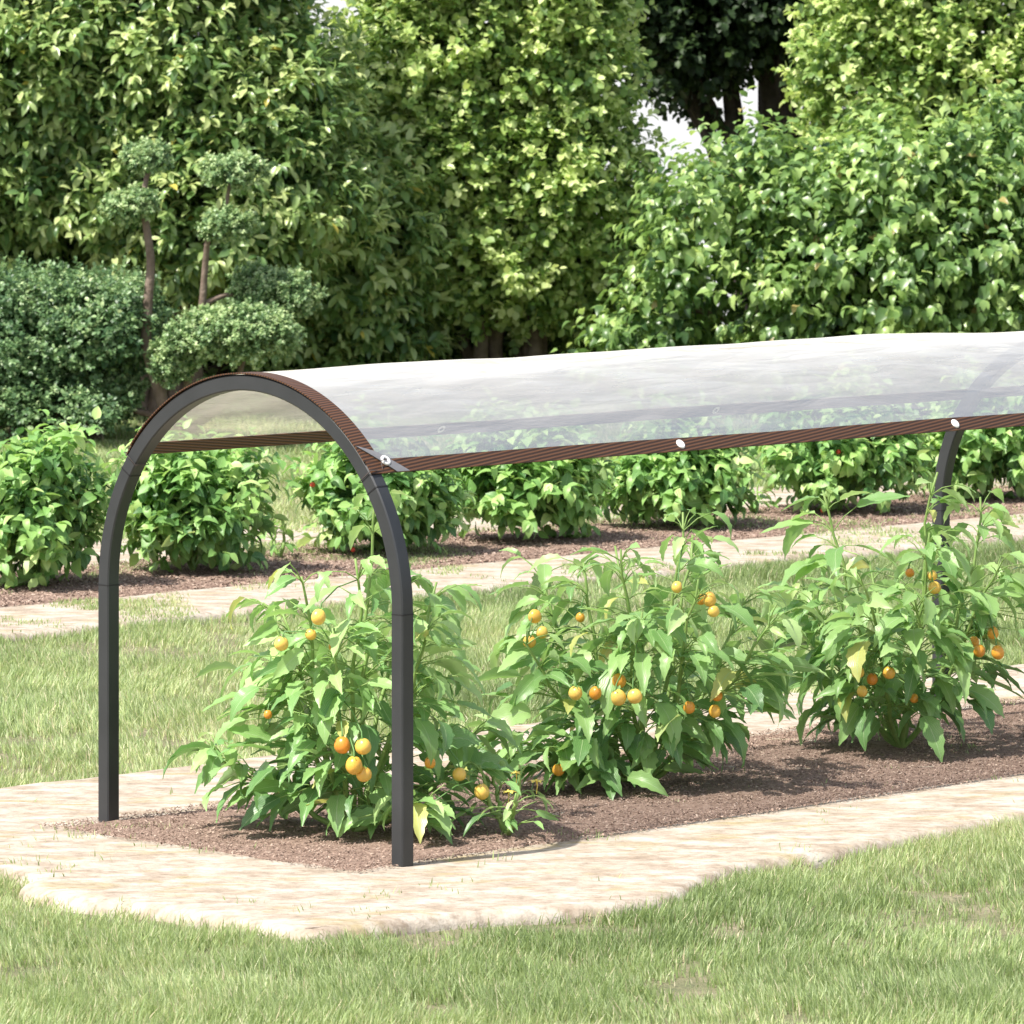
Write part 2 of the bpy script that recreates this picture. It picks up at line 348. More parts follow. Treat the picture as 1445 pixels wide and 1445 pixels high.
def chips(name, s0, s1, t0, t1, num, size, seed):
    rg = np.random.default_rng(seed)
    s = rg.uniform(s0, s1, num); q = rg.uniform(t0, t1, num)
    z = .003 + rg.uniform(0, .006, num); c = A0 + U * s[:, None] + V * q[:, None] + UP * z[:, None]
    ok = ~((np.abs(s) < .035) & ((np.abs(q) < .035) | (np.abs(q - 1) < .035))); s, q, z, c = s[ok], q[ok], z[ok], c[ok]; num = len(s)
    a = rg.uniform(0, 2 * np.pi, num); L = size * rg.uniform(.5, 1.6, num); w_ = L * rg.uniform(.25, .7, num)
    d1 = np.stack([np.cos(a), np.sin(a), rg.normal(0, .35, num)], -1); d2 = np.stack([-np.sin(a), np.cos(a), rg.normal(0, .35, num)], -1)
    h = np.stack([0 * a, 0 * a, L * .25], -1)
    v = np.stack([c - d1 * L[:, None] - d2 * w_[:, None] * .6, c + d1 * L[:, None] * .9 - d2 * w_[:, None], c + d1 * L[:, None] + d2 * w_[:, None] * .7, c - d1 * L[:, None] * .8 + d2 * w_[:, None]], 1)
    top = v * .75 + c[:, None] * .25 + h[:, None]
    vv = np.concatenate([v, top], 1).reshape(-1, 3)
    base = np.array([(4, 5, 6, 7), (0, 1, 5, 4), (1, 2, 6, 5), (2, 3, 7, 6), (3, 0, 4, 7)])
    f = (np.arange(num)[:, None, None] * 8 + base[None]).reshape(-1, 4)
    o = mesh_np(name, vv, f, M['chip'], None, {'rnd': np.repeat(rg.random(num), 5)}, smooth=False)
    o['kind'] = 'stuff'; o['label'] = 'loose reddish brown bark chips and crumbs of earth on the bed'; o['category'] = 'mulch'; return o
o = chips('mulch', -.175, 5.2, -.055, 1.025, 120000, .0024, 1); o['label'] = 'reddish brown mulch crumbs covering the near bed under the tunnel'
o = chips('mulch', 1.5, 10.5, -5.08, -4.13, 60000, .0048, 2); o['label'] = 'reddish brown mulch crumbs covering the far bed of bushy plants'

# ------------------------------------------------------------------ grass
def in_paths(x, y):
    s, q = to_st(x, y)
    k = s + q * 1.3
    def rect(s0, s1, t0, t1, seed, bul=None):
        ks = edge_wob(k + seed, seed) 
        o_ = ks + (bul(np.where(s < s0 + .1, s0, s), np.where(q > t1 - .3, t1, q)) if bul else 0)
        return (s > s0 - o_) & (s < s1) & (q > t0 - ks) & (q < t1 + o_)
    e = .03 * (fbm(x * 9, y * 9, 44) - .5) * 2
    m1 = rect(-.76 + .0, 9, -.66, 1.52, 3, bul1); m2 = rect(-4, 15, -5.85, -3.5, 11)
    return m1 | m2
SPOTS = [(.12, 11.43, .34, .055), (-.95, 10.9, .07, .06), (.75, 11.15, .12, .05), (-.35, 11.0, .08, .05), (-1.36, 14.62, .17, .15), (.47, 11.35, .10, .12), (.36, 10.65, .11, .09), (-.13, 10.45, .06, .08), (-.70, 10.25, .07, .05), (.92, 11.9, .1, .10), (-1.5, 13.9, .09, .1), (1.05, 10.3, .05, .07)]
def grass(name, x0, x1, y0, y1, dens, hgt, wid, seed, label, fan=True):
    rg = np.random.default_rng(seed)
    n0 = int(dens * (x1 - x0) * (y1 - y0))
    x = rg.uniform(x0, x1, n0); y = rg.uniform(y0, y1, n0)
    k = np.abs(x) < (y * .0948 + .18)                       # skip turf well outside the view
    # gather into tufts
    x, y = x[k], y[k]
    patch = fbm(x * 2.3, y * 2.3, 21, 3); fine = fbm(x * 11, y * 8, 25, 2); big = fbm(x * .9, y * .7, 29, 2)
    bare = np.zeros(len(x))
    for (bx, by, ra, rb) in SPOTS: bare = np.maximum(bare, np.exp(-((((x - bx) / ra) ** 2 + ((y - by) / rb) ** 2) * (.35 + 1.5 * fine)) ** 2))
    keep = rg.random(len(x)) < np.clip(.45 + 1.5 * (fine - .40) + 1.1 * (patch - .42), .08, 1) * (1 - .93 * bare)
    ins = in_paths(x, y)
    # a few sprigs creep on to the stone near its rim
    far_ = ins & (y > 15.5)
    keep &= ~ins | (far_ & (rg.random(len(x)) < np.clip((fbm(x * 2.2, y * 1.6, 77, 3) - .52) * 6, 0, .7))) | (rg.random(len(x)) < .10 * np.clip((fbm(x * 5, y * 5, 71) - .64) * 5, 0, 1) * (fine > .45))
    x, y, patch, fine, big, ins, bare = [q[keep] for q in (x, y, patch, fine, big, ins, bare)]
    N = len(x)
    hh = hgt * rg.uniform(.55, 1.25, N) * (.55 + .95 * np.clip(patch + .5 * (fine - .5), .1, 1)) * (1 - .5 * bare); hh[ins] *= .38
    az = rg.uniform(0, 2 * np.pi, N); lean = rg.uniform(.03, .5, N)
    laz = fbm(x * 1.5, y * 1.5, 33) * 9 + rg.normal(0, 1.2, N)
    dx = np.stack([np.cos(laz) * lean, np.sin(laz) * lean, np.ones(N)], -1)
    wv_ = np.stack([np.cos(az), np.sin(az), np.zeros(N)], -1) * (wid * rg.uniform(.7, 1.3, N) / 2)[:, None]
    b0 = np.stack([x, y, np.where(ins, -.002, -.038)], -1)
    p1 = b0 + dx * (hh * .5)[:, None]
    dd = dx.copy(); dd[:, :2] *= 2.1; dd = nrm(dd)
    p2 = p1 + dd * (hh * .55)[:, None]
    v = np.stack([b0 - wv_, b0 + wv_, p1 - wv_ * .85, p1 + wv_ * .85, p2 - wv_ * .12, p2 + wv_ * .12], 1).reshape(-1, 3)
    f = (np.arange(N)[:, None, None] * 6 + np.array([(0, 1, 3, 2), (2, 3, 5, 4)])[None]).reshape(-1, 4)
    col = np.clip(.42 + .85 * (big - .5) - .35 * (patch - .5) + rg.normal(0, .2, N), 0, .92); col[rg.random(N) < .05] = 1
    o = mesh_np(name, v, f, M['grass'], None, {'rnd': np.repeat(col, 2)})
    o['kind'] = 'stuff'; o['label'] = label; o['category'] = 'grass'
grass('grass', -1.5, 1.8, 9.4, 13.2, 38000, .036, .0028, 1, 'short pale green lawn grass in front of the stone path')
grass('grass', -2.2, 2.6, 13.2, 20.5, 17000, .038, .0038, 2, 'short pale green lawn grass between the two beds')
grass('grass', -3.3, 3.6, 20.5, 32.0, 6000, .045, .0062, 3, 'pale green lawn grass behind the far bed reaching the shrubs')

# ------------------------------------------------------------------ leaves
def leaf_proto(rows, width, droop, fold, serr=0., belly=.42, twist=0., seed=0, tip=1.0, wave=0.0, cols=5):
    rg = np.random.default_rng(seed)
    y = np.linspace(0, 1, rows + 1)
    wd = (np.sin(np.pi * np.clip(y, 0, 1) ** (math.log(.5) / math.log(belly)))) ** .85 * width / 2
    wd = np.maximum(wd * (1 - .35 * np.clip(y - .6, 0, 1) * tip), .012)
    if serr: wd[1:-1] *= 1 + serr * np.where(np.arange(1, rows) % 2, 1, -1)
    xs_ = np.array([-1, 0, 1.]) if cols == 3 else np.array([-1, -.5, 0, .5, 1.])
    v = []
    ph = rg.uniform(0, 6)
    for i in range(rows + 1):
        for cx in xs_:
            x = cx * wd[i]; z = abs(x) * fold + wave * math.sin(i * 1.9 + ph + cx * 1.2) * abs(cx) * width
            yy = y[i]; a = droop * yy                      # arc of constant curvature
            Y = (math.sin(a) / droop) if abs(droop) > 1e-3 else yy; Z = -(1 - math.cos(a)) / droop if abs(droop) > 1e-3 else 0
            v.append((x + twist * z, Y + z * math.sin(a), Z + z * math.cos(a)))
    nc = len(xs_); f = [(i * nc + j, i * nc + j + 1, (i + 1) * nc + j + 1, (i + 1) * nc + j) for i in range(rows) for j in range(nc - 1)]
    lx = np.tile(xs_, rows + 1); ly = np.repeat(y, nc)
    return np.array(v), np.array(f), lx, ly

def place_leaves(protos, P, D, N_, L, rnd, rg):
    """P,D,N_ (n,3) base, direction, upper-side normal; returns merged arrays"""
    D = nrm(D); N_ = nrm(N_ - D * np.sum(N_ * D, 1, keepdims=True)); X = np.cross(D, N_)
    which = rg.integers(0, len(protos), len(P)); vs, fs, rs, lxs, lys = [], [], [], [], []; off = 0
    for k, (pv, pf, lx, ly) in enumerate(protos):
        i = np.where(which == k)[0]
        if len(i) == 0: continue
        v = P[i][:, None] + L[i][:, None, None] * (pv[None, :, 0:1] * X[i][:, None] + pv[None, :, 1:2] * D[i][:, None] + pv[None, :, 2:3] * N_[i][:, None])
        f = np.arange(len(i))[:, None, None] * len(pv) + pf[None] + off
        off += len(i) * len(pv)
        vs.append(v.reshape(-1, 3)); fs.append(f.reshape(-1, 4)); rs.append(np.repeat(rnd[i], len(pf)))
        lxs.append(np.tile(lx, len(i))); lys.append(np.tile(ly, len(i)))
    return np.concatenate(vs), np.concatenate(fs), np.concatenate(rs), np.concatenate(lxs), np.concatenate(lys)

PR = {
 'pepper': [leaf_proto(11, w_, dr, fo, .10, .36, 0, k, 1.2, .035) for k, (w_, dr, fo) in enumerate([(.38, 1.1, .35), (.43, .7, .25), (.34, 1.5, .45), (.40, .35, .3), (.46, 1.3, .2), (.31, .9, .5)])],
 'bush': [leaf_proto(5, w_, dr, fo, 0, .36, 0, k, 1, .03, 3) for k, (w_, dr, fo) in enumerate([(.52, 1.0, .35), (.58, .6, .25), (.48, 1.4, .4), (.62, .3, .3)])],
 'laurel': [leaf_proto(4, w_, dr, fo, 0, .5, 0, k, .4, .02, 3) for k, (w_, dr, fo) in enumerate([(.40, .7, .35), (.44, .3, .25), (.36, 1.1, .4)])],
 'round': [leaf_proto(3, w_, dr, fo, 0, .5, 0, k, 0, .03, 3) for k, (w_, dr, fo) in enumerate([(.72, .5, .3), (.8, .2, .2), (.66, .9, .35)])],
 'heart': [leaf_proto(4, w_, dr, fo, 0, .33, 0, k, 1, .03, 3) for k, (w_, dr, fo) in enumerate([(.62, .9, .35), (.66, .5, .25), (.56, 1.2, .4)])],
}

def crown(rg, lobes, nclump, rc, nsh, shl, nlf, leafL, ang, droop_w, protos, upb=.5, fill=.25, back=.35, rndbias=0., rmin=.72):
    """lobes: list of (c(3), r(3)). returns leaf arrays"""
    C = np.array([q[0] for q in lobes]); R = np.array([q[1] for q in lobes])
    area = R[:, 0] * R[:, 2] + R[:, 0] * R[:, 1]; pr = area / area.sum()
    li = rg.choice(len(lobes), nclump * 3, p=pr)
    dd = nrm(rg.normal(size=(len(li), 3)))
    keep = (dd[:, 1] < .15) | (rg.random(len(li)) < back)
    li, dd = li[keep], dd[keep]
    rad = rg.uniform(rmin, 1.06, len(li)); cc = C[li] + R[li] * dd * rad[:, None]
    # drop clumps buried in another lobe or below the ground
    q = np.linalg.norm((cc[:, None] - C[None]) / R[None], axis=2); q[np.arange(len(li)), li] = 9
    keep = (q.min(1) > .62) & (cc[:, 2] > .10); cc, dd = cc[keep][:nclump], dd[keep][:nclump]; 
    n = len(cc); ns = nsh
    jit = nrm(rg.normal(size=(n, ns, 3))) * (rg.random((n, ns, 1)) ** .5)
    rcs = rc * rg.uniform(.6, 1.3, (n, 1, 1))
    sp = cc[:, None] + jit * rcs
    sd_ = nrm(jit * .8 + dd[:, None] * .75 + UP * upb + rg.normal(size=(n, ns, 3)) * .25)
    cl = np.repeat(rg.normal(0, .17, n)[:, None], ns, 1).ravel()
    sp, sd_ = sp.reshape(-1, 3), sd_.reshape(-1, 3)
    if fill:
        m_ = int(len(sp) * fill); lj = rg.choice(len(lobes), m_, p=pr); e = nrm(rg.normal(size=(m_, 3))) * rg.uniform(.1, .8, (m_, 1))
        fp = C[lj] + R[lj] * e; ok = fp[:, 2] > .1; fp = fp[ok]
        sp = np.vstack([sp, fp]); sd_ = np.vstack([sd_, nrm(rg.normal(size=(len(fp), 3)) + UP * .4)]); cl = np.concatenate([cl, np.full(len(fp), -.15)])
    S = len(sp)
    # leaves along each shoot
    tt = (np.arange(nlf) + .6) / nlf
    x = nrm(np.cross(sd_, rg.normal(size=(S, 3)))); y = np.cross(sd_, x)
    ph = rg.uniform(0, 6.28, (S, 1)) + np.arange(nlf) * 2.4
    perp = np.cos(ph)[..., None] * x[:, None] + np.sin(ph)[..., None] * y[:, None]
    an = (ang * (1.15 - .6 * tt))[None, :, None] + rg.normal(0, .18, (S, nlf, 1))
    LD = np.cos(an) * sd_[:, None] + np.sin(an) * perp - UP * droop_w * rg.uniform(.4, 1.3, (S, nlf, 1))
    P = sp[:, None] + sd_[:, None] * (tt * shl)[None, :, None] * rg.uniform(.7, 1.2, (S, 1, 1))
    LD = nrm(LD); NN = sd_[:, None] * .7 + UP * .8 + rg.normal(0, .3, (S, nlf, 3)) - perp * .1
    L = leafL * rg.uniform(.65, 1.15, (S, nlf)) * (1 - .3 * tt)[None]
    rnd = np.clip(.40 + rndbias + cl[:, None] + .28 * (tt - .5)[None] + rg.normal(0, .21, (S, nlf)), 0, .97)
    rnd[rg.random((S, nlf)) < .006] = 1.
    return place_leaves(protos, P.reshape(-1, 3), LD.reshape(-1, 3), NN.reshape(-1, 3), L.ravel(), rnd.ravel(), rg)

def shrub(name, label, cat, lobes_px, Y0, mat, bark, base_px, seed, group=None, trunk_r=.035, **kw):
    rg = np.random.default_rng(seed)
    lobes = []
    for q in lobes_px:
        x, y, rx, rz = q[:4]; dy = q[4] if len(q) > 4 else 0; ry = q[5] if len(q) > 5 else .55
        Y = Y0 + dy; k = Y / F; lobes.append((at(x, y, Y), np.array([rx * k, ry, rz * k])))
    bx = np.array([(base_px - 722.5) * Y0 / F, Y0, -.04])
    root = empty(name, bx, label, cat, group)
    v, f, r_, _, _ = crown(rg, lobes, **kw)
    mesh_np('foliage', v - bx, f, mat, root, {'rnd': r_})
    a = Acc()
    nst = max(1, min(5, len(lobes) // 2))
    for i, (c, R) in enumerate(lobes):
        b0 = bx + np.array([rg.uniform(-.25, .25), rg.uniform(-.15, .15), 0])
        # branch curving from the base to the lobe
        tt = np.linspace(0, 1, 9)[:, None]
        mid = b0 * .5 + c * .5 + np.array([(bx[0] - c[0]) * .3, rg.uniform(-.1, .1), .0])
        pts = (1 - tt) ** 2 * b0 + 2 * tt * (1 - tt) * mid + tt ** 2 * c
        pts[1:-1] += rg.normal(0, .018, (7, 3))
        a.tube(pts, np.linspace(trunk_r * 1.0, trunk_r * .3, 9), 8)
        for k_ in range(4):
            e = c + R * nrm(rg.normal(size=3)) * .75; tt2 = np.linspace(0, 1, 5)[:, None]; s_ = pts[rg.integers(4, 8)]
            a.tube(s_ * (1 - tt2) + e * tt2 + rg.normal(0, .02, (5, 3)) * (tt2 * (1 - tt2) * 4), np.linspace(trunk_r * .35, trunk_r * .1, 5), 6)
    a.build('trunk', bark, root, org=bx)
    return root

shrub('laurel_bush', 'tall cherry laurel with long glossy leaves behind the cloud pruned tree', 'shrub',
      [(40, -60, 190, 170, -.15), (235, -80, 180, 160, -.15), (60, 90, 180, 150, -.25), (250, 90, 175, 150, -.22), (380, 160, 110, 130, -.15), (140, 230, 180, 140, -.15), (330, 270, 160, 140, -.3), (490, 320, 115, 130, .35),
       (60, 400, 170, 120, .45), (250, 430, 180, 120, .55), (450, 470, 160, 120, .65), (-80, 250, 150, 300, -.2), (150, 540, 200, 80, .8), (-60, 510, 150, 120, .7)],
      28.4, M['laurel'], M['bark'], 220, 11, trunk_r=.05,
      nclump=1900, rc=.14, nsh=6, shl=.14, nlf=7, leafL=.108, ang=.95, droop_w=.3, protos=PR['laurel'], upb=.55, fill=.25, rndbias=.20)
shrub('round_leaved_bush', 'big yellow green round leaved bush standing in the middle of the hedge', 'shrub',
      [(650, -90, 150, 150, -.2), (790, -80, 100, 150, -.2), (600, 90, 110, 110, -.18), (700, 70, 140, 130, -.15), (795, 90, 85, 110, -.18), (650, 220, 150, 120, -.15), (780, 230, 110, 110, -.18), (570, 330, 120, 110, .1), (700, 350, 140, 100, -.1),
       (840, 350, 110, 90, .1), (600, 490, 150, 90, .9), (780, 490, 150, 90, .85), (910, 450, 85, 80, .7), (500, 500, 120, 90, .9)],
      29.4, M['round'], M['bark'], 700, 12, 'yellow green round leaved bushes', trunk_r=.05,
      nclump=1900, rc=.12, nsh=6, shl=.12, nlf=7, leafL=.068, ang=1.0, droop_w=.05, protos=PR['round'], upb=.35, fill=.25, rndbias=.16)
shrub('round_leaved_bush', 'yellow green round leaved bush above the heart leaved shrub at the right', 'shrub',
      [(1250, -60, 110, 120), (1400, -80, 160, 150), (1235, 80, 95, 100), (1350, 80, 130, 120, -.1), (1470, 90, 120, 130), (1260, 190, 95, 80, 0), (1390, 210, 130, 90, 0), (1500, 250, 100, 120), (1330, 330, 170, 110, .2), (1320, 470, 180, 110, .3), (1480, 440, 150, 130, .3)],
      30.4, M['round'], M['bark'], 1370, 13, 'yellow green round leaved bushes', trunk_r=.05,
      nclump=1250, rc=.12, nsh=6, shl=.12, nlf=7, leafL=.070, ang=1.0, droop_w=.05, protos=PR['round'], upb=.35, fill=.25, rndbias=.18)
shrub('heart_leaved_shrub', 'mid green shrub with drooping heart shaped leaves at the right above the film', 'shrub',
      [(975, 310, 55, 60, .1), (1070, 262, 62, 60, .15), (1165, 320, 75, 75), (1270, 265, 85, 75, -.15), (1385, 245, 80, 85, -.1), (1490, 290, 80, 120, -.1), (1110, 420, 70, 75, -.05), (1240, 390, 110, 95, -.25), (1370, 380, 120, 95, -.25), (1480, 430, 100, 110, -.15),
       (940, 430, 35, 60, .3), (1150, 500, 100, 80, .15), (1290, 500, 130, 80, .1), (1430, 510, 120, 80, .1), (915, 510, 70, 70, .3), (1120, 570, 70, 50, .2)],
      28.0, M['heart'], M['bark'], 1250, 14, trunk_r=.035,
      nclump=700, rc=.15, nsh=5, shl=.20, nlf=6, leafL=.098, ang=.9, droop_w=.8, protos=PR['heart'], upb=.45, fill=.10, rmin=.6, rndbias=.12)
shrub('oak_tree', 'tree with a shade-darkened crown and a thick trunk rising behind the hedge', 'tree',
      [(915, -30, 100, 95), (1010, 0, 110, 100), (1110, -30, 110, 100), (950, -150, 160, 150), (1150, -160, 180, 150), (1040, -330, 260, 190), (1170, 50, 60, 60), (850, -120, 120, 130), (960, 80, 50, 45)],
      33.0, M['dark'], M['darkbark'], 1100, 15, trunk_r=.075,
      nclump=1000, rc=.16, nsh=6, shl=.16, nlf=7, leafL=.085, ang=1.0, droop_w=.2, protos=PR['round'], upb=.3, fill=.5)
# its bole
oak = [o for o in bpy.data.objects if o.name == 'oak_tree'][0]
a = Acc(); b0 = np.array(oak.location)
a.tube([at(1096, 620, 33), at(1100, 480, 33), at(1092, 300, 33), at(1100, 150, 33), at(1096, 40, 33), at(1110, -80, 33)], [.20, .15, .13, .12, .12, .08], 14)
a.build('bole', M['darkbark'], oak, org=b0)
shrub('small_leaved_bush', 'low dark bush with small leaves at the left edge below the laurel', 'shrub',
      [(40, 500, 120, 80), (140, 470, 80, 70, -.1), (0, 590, 110, 70, -.1), (80, 590, 80, 62, -.2), (-80, 500, 110, 120), (175, 445, 34, 36, -.15), (10, 430, 50, 40, .1), (100, 420, 34, 26, .1), (150, 590, 36, 34, -.25)],
      26.6, M['cloud'], M['bark'], 70, 16, trunk_r=.03,
      nclump=900, rc=.085, nsh=8, shl=.06, nlf=7, leafL=.036, ang=1.0, droop_w=.0, protos=PR['round'], upb=.4, fill=.4, rndbias=-.05)

# cloud-pruned tree: bare winding stems that carry flat pads
Yc = 26.1; rg = np.random.default_rng(31)
bx = np.array([at(240, 640, Yc)[0], Yc, -.04])
root = empty('cloud_pruned_tree', bx, 'cloud pruned tree with bare winding stems and flat leafy pads', 'tree')
pads = [(328, 246, 36, 24, 0), (324, 320, 38, 19, -.1), (345, 465, 92, 42, -.25), (392, 412, 62, 40, .1), (205, 225, 38, 18, .1), (190, 290, 36, 18, -.05), (245, 500, 38, 26, -.15), (240, 515, 32, 20, -.1), (150, 560, 55, 34, .15), (330, 555, 50, 22, .1)]
lobes = []
for (x, y, rx, rz, dy) in pads:
    k = Yc / F
    for j in range(3):
        lobes.append((at(x + rg.uniform(-.45, .45) * rx, y + rg.uniform(-.25, .25) * rz, Yc + dy + rg.uniform(-.05, .05)), np.array([rx * k * .68, rx * k * .62, rz * k * .72])))
v, f, r_, _, _ = crown(rg, lobes, 1000, .034, 8, .030, 7, .025, 1.0, 0, PR['round'], .7, .25, .6, .28)
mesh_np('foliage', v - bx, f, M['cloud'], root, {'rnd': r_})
a = Acc()
def pathpx(L, Y, r0, r1, seg=9):
    P = np.array([at(x, y, Y) + np.array([0, dy, 0]) for x, y, dy in L]); tt = np.linspace(0, len(P) - 1, len(P) * 4)
    Q = np.stack([np.interp(tt, np.arange(len(P)), P[:, i]) for i in range(3)], -1)
    for _ in range(2): Q[1:-1] = (Q[:-2] + Q[1:-1] * 2 + Q[2:]) / 4
    a.tube(Q, np.linspace(r0, r1, len(Q)), seg)
pathpx([(245, 615, 0), (228, 560, 0), (205, 490, 0), (208, 430, 0), (214, 370, 0), (205, 310, 0), (200, 285, 0), (212, 215, .1)], Yc, .034, .012)
pathpx([(255, 615, 0), (268, 520, 0), (285, 440, 0), (289, 380, 0), (294, 330, -.05), (322, 325, -.1)], Yc, .024, .011)
pathpx([(268, 520, 0), (300, 470, -.1), (345, 470, -.2)], Yc, .02, .01)
pathpx([(285, 430, 0), (320, 415, .05), (385, 415, .1)], Yc, .015, .008)
pathpx([(294, 335, -.05), (318, 300, 0), (325, 252, 0)], Yc, .014, .008)
pathpx([(250, 620, 0), (330, 560, 0), (345, 500, 0)], Yc, .025, .012)
pathpx([(235, 590, 0), (180, 580, .1), (150, 560, .15)], Yc, .018, .01)
a.build('trunk', M['bark'], root, org=bx)

# ------------------------------------------------------------------ pepper plants
def fruit_mesh(kind, rg):
    """lobed roundish fruit hanging from its top, unit diameter"""
    nu, nv = 16, 10; v = []
    for j in range(nv + 1):
        th = math.pi * j / nv
        for i in range(nu):
            ph = 2 * math.pi * i / nu
            r0 = .5 * math.sin(max(th, .001)) * (1 + .045 * math.cos(3 * ph + kind)) * (1 - .10 * math.cos(th))
            z = .52 * math.cos(th) * (1.08 if kind % 2 else 1.0) - (.06 * math.exp(-(th / .45) ** 2))
            v.append((r0 * math.cos(ph), r0 * math.sin(ph), z - .5))
    f = [(j * nu + (i + 1) % nu, j * nu + i, (j + 1) * nu + i, (j + 1) * nu + (i + 1) % nu) for j in range(nv) for i in range(nu)]
    return np.array(v), np.array(f)

def make_plant(name, label, group, s, q, height, spread, seed, leafL, mat, protos, fruits=(), nbr=7, nodes=11, dens=3, fruitmat='yellow_fruit', fsize=.0325, extra=(), rndb=0., near=True, fname='fruit'):
    rg = np.random.default_rng(seed)
    base = ST(s, q, .005); root = empty(name, base, label, 'plant', group)
    st = Acc(); P_, D_, L_, R_, N_ = [], [], [], [], []; nodesP = []
    def branch(p0, pts, r0, r1):
        st.tube(pts, np.linspace(r0, r1, len(pts)), 7)
    br = []
    for b in range(nbr):
        a = 2 * math.pi * (b + rg.uniform(-.3, .3)) / nbr; k = 0.22 if b == 0 else rg.uniform(.45, 1.05)
        hgt = height * (1.0 if b == 0 else rg.uniform(.62, .98)) * (1 - .25 * (k - .3))
        br.append((a, k * spread * .8, hgt))
    for (a, rr, hg) in extra: br.append((a, rr, hg))
    for bi, (a, rr, hg) in enumerate(br):
        o_ = np.array([math.cos(a), math.sin(a), 0]); tt = np.linspace(0, 1, 12)
        pts = base + o_ * (rr * tt ** .8)[:, None] + UP * (hg * (tt ** 1.05))[:, None]
        pts[1:] += np.cumsum(rg.normal(0, .006, (11, 3)), 0)
        branch(base, pts, .0075 if near else .008, .0028)
        for j in range(nodes):
            t_ = .15 + .85 * (j + rg.uniform(0, .8)) / nodes; t_ = min(t_, 1.0)
            p = np.array([np.interp(t_ * 11, np.arange(12), pts[:, i]) for i in range(3)]); nodesP.append(p)
            nleaf = max(2, dens - 1) if t_ < .42 else (dens if t_ < .85 else dens + 1)
            for _ in range(nleaf):
                az = a + rg.normal(0, 1.25); o2 = np.array([math.cos(az), math.sin(az), 0])
                up_ = rg.uniform(-.1, .7) if t_ < .8 else rg.uniform(.3, 1.1)
                pd = nrm(o2 + UP * up_); pl = leafL * rg.uniform(.3, 1.3) * (1.15 if t_ < .7 else .6)
                e = p + pd * pl
                e[2] = max(e[2], .05)
                mid = (p + e) / 2 + UP * pl * .10
                st.tube([p, mid, e], [.0017, .0015, .0012], 5)
                P_.append(e); D_.append(nrm(o2 + UP * rg.uniform(-.55, .30) + rg.normal(0, .18, 3)))
                L_.append(leafL * rg.uniform(.62, 1.28) * (1.0 if t_ < .85 else .72)); R_.append(np.clip(.30 + rndb + .38 * t_ + rg.normal(0, .15), 0, .95) if rg.random() > .02 else 1.)
                N_.append(UP + rg.normal(0, .35, 3))
    P_, D_, L_, R_, N_ = map(np.array, (P_, D_, L_, R_, N_)); nodesP = np.array(nodesP)
    # tips must clear the earth
    tip = P_[:, 2] + L_ * (D_[:, 2] - .35); low = tip < .02; D_[low, 2] += (.02 - tip[low]) / L_[low]
    fp = []
    for (x, y, dY, *rest) in fruits: fp.append(at(x, y, base[1] + dY))
    if fp:      # a fruit pushes the leaves round it aside
        ctr = P_ + D_ * (L_ * .5)[:, None]; ok = np.ones(len(P_), bool)
        for c in fp:
            w_ = nrm(np.array([0, -1, .09])); rel = ctr - c; al = rel @ w_; pe = np.linalg.norm(rel - al[:, None] * w_, axis=1)
            ok &= ~((pe < leafL * .27) & (al > 0) & (al < .5))
        P_, D_, L_, R_, N_ = P_[ok], D_[ok], L_[ok], R_[ok], N_[ok]
    v, f, r_, lx, ly = place_leaves(protos, P_, D_, N_, L_, R_, rg)
    mesh_np('foliage', v - base, f, mat, root, {'rnd': r_}, {'lx': lx, 'ly': ly})
    for i, ((x, y, dY, *rest), c) in enumerate(zip(fruits, fp)):
        sz = fsize * (rest[0] if rest else 1.0); fm = rest[1] if len(rest) > 1 else fruitmat
        fv, ff = fruit_mesh(i, rg); ax = rg.normal(0, .22, 2); R3 = np.array([[1, 0, ax[0]], [0, 1, ax[1]], [-ax[0], -ax[1], 1]])
        top = c + UP * sz * .5
        fo = mesh_np(fname, (fv * sz) @ R3.T, ff, M[fm], root); fo.location = top - base
        # stalk and calyx
        k = Acc(); nn = nodesP[np.argmin(np.linalg.norm(nodesP - (top + UP * .05), axis=1))]
        dirn = nrm(nn - top); 
        L0 = min(np.linalg.norm(nn - top), .16)
        k.tube(np.array([[0, 0, -.002], UP * .012 + dirn * .004, UP * .02 + dirn * L0 * .45, dirn * L0]), [.0022, .0018, .0016, .0016], 6)
        for g_ in range(5):
            aa = g_ * 1.257; d_ = np.array([math.cos(aa), math.sin(aa), 0]); n_ = np.array([-math.sin(aa), math.cos(aa), 0])
            k.add([UP * .001 - n_ * .002, UP * .001 + n_ * .002, d_ * sz * .34 + n_ * .0012 - UP * sz * .12, d_ * sz * .34 - n_ * .0012 - UP * sz * .12], [(0, 1, 2, 3)])
        k.build('stalk', M['calyx'], fo)
    st.build('stem', M['stem'], root, org=base)
    return root

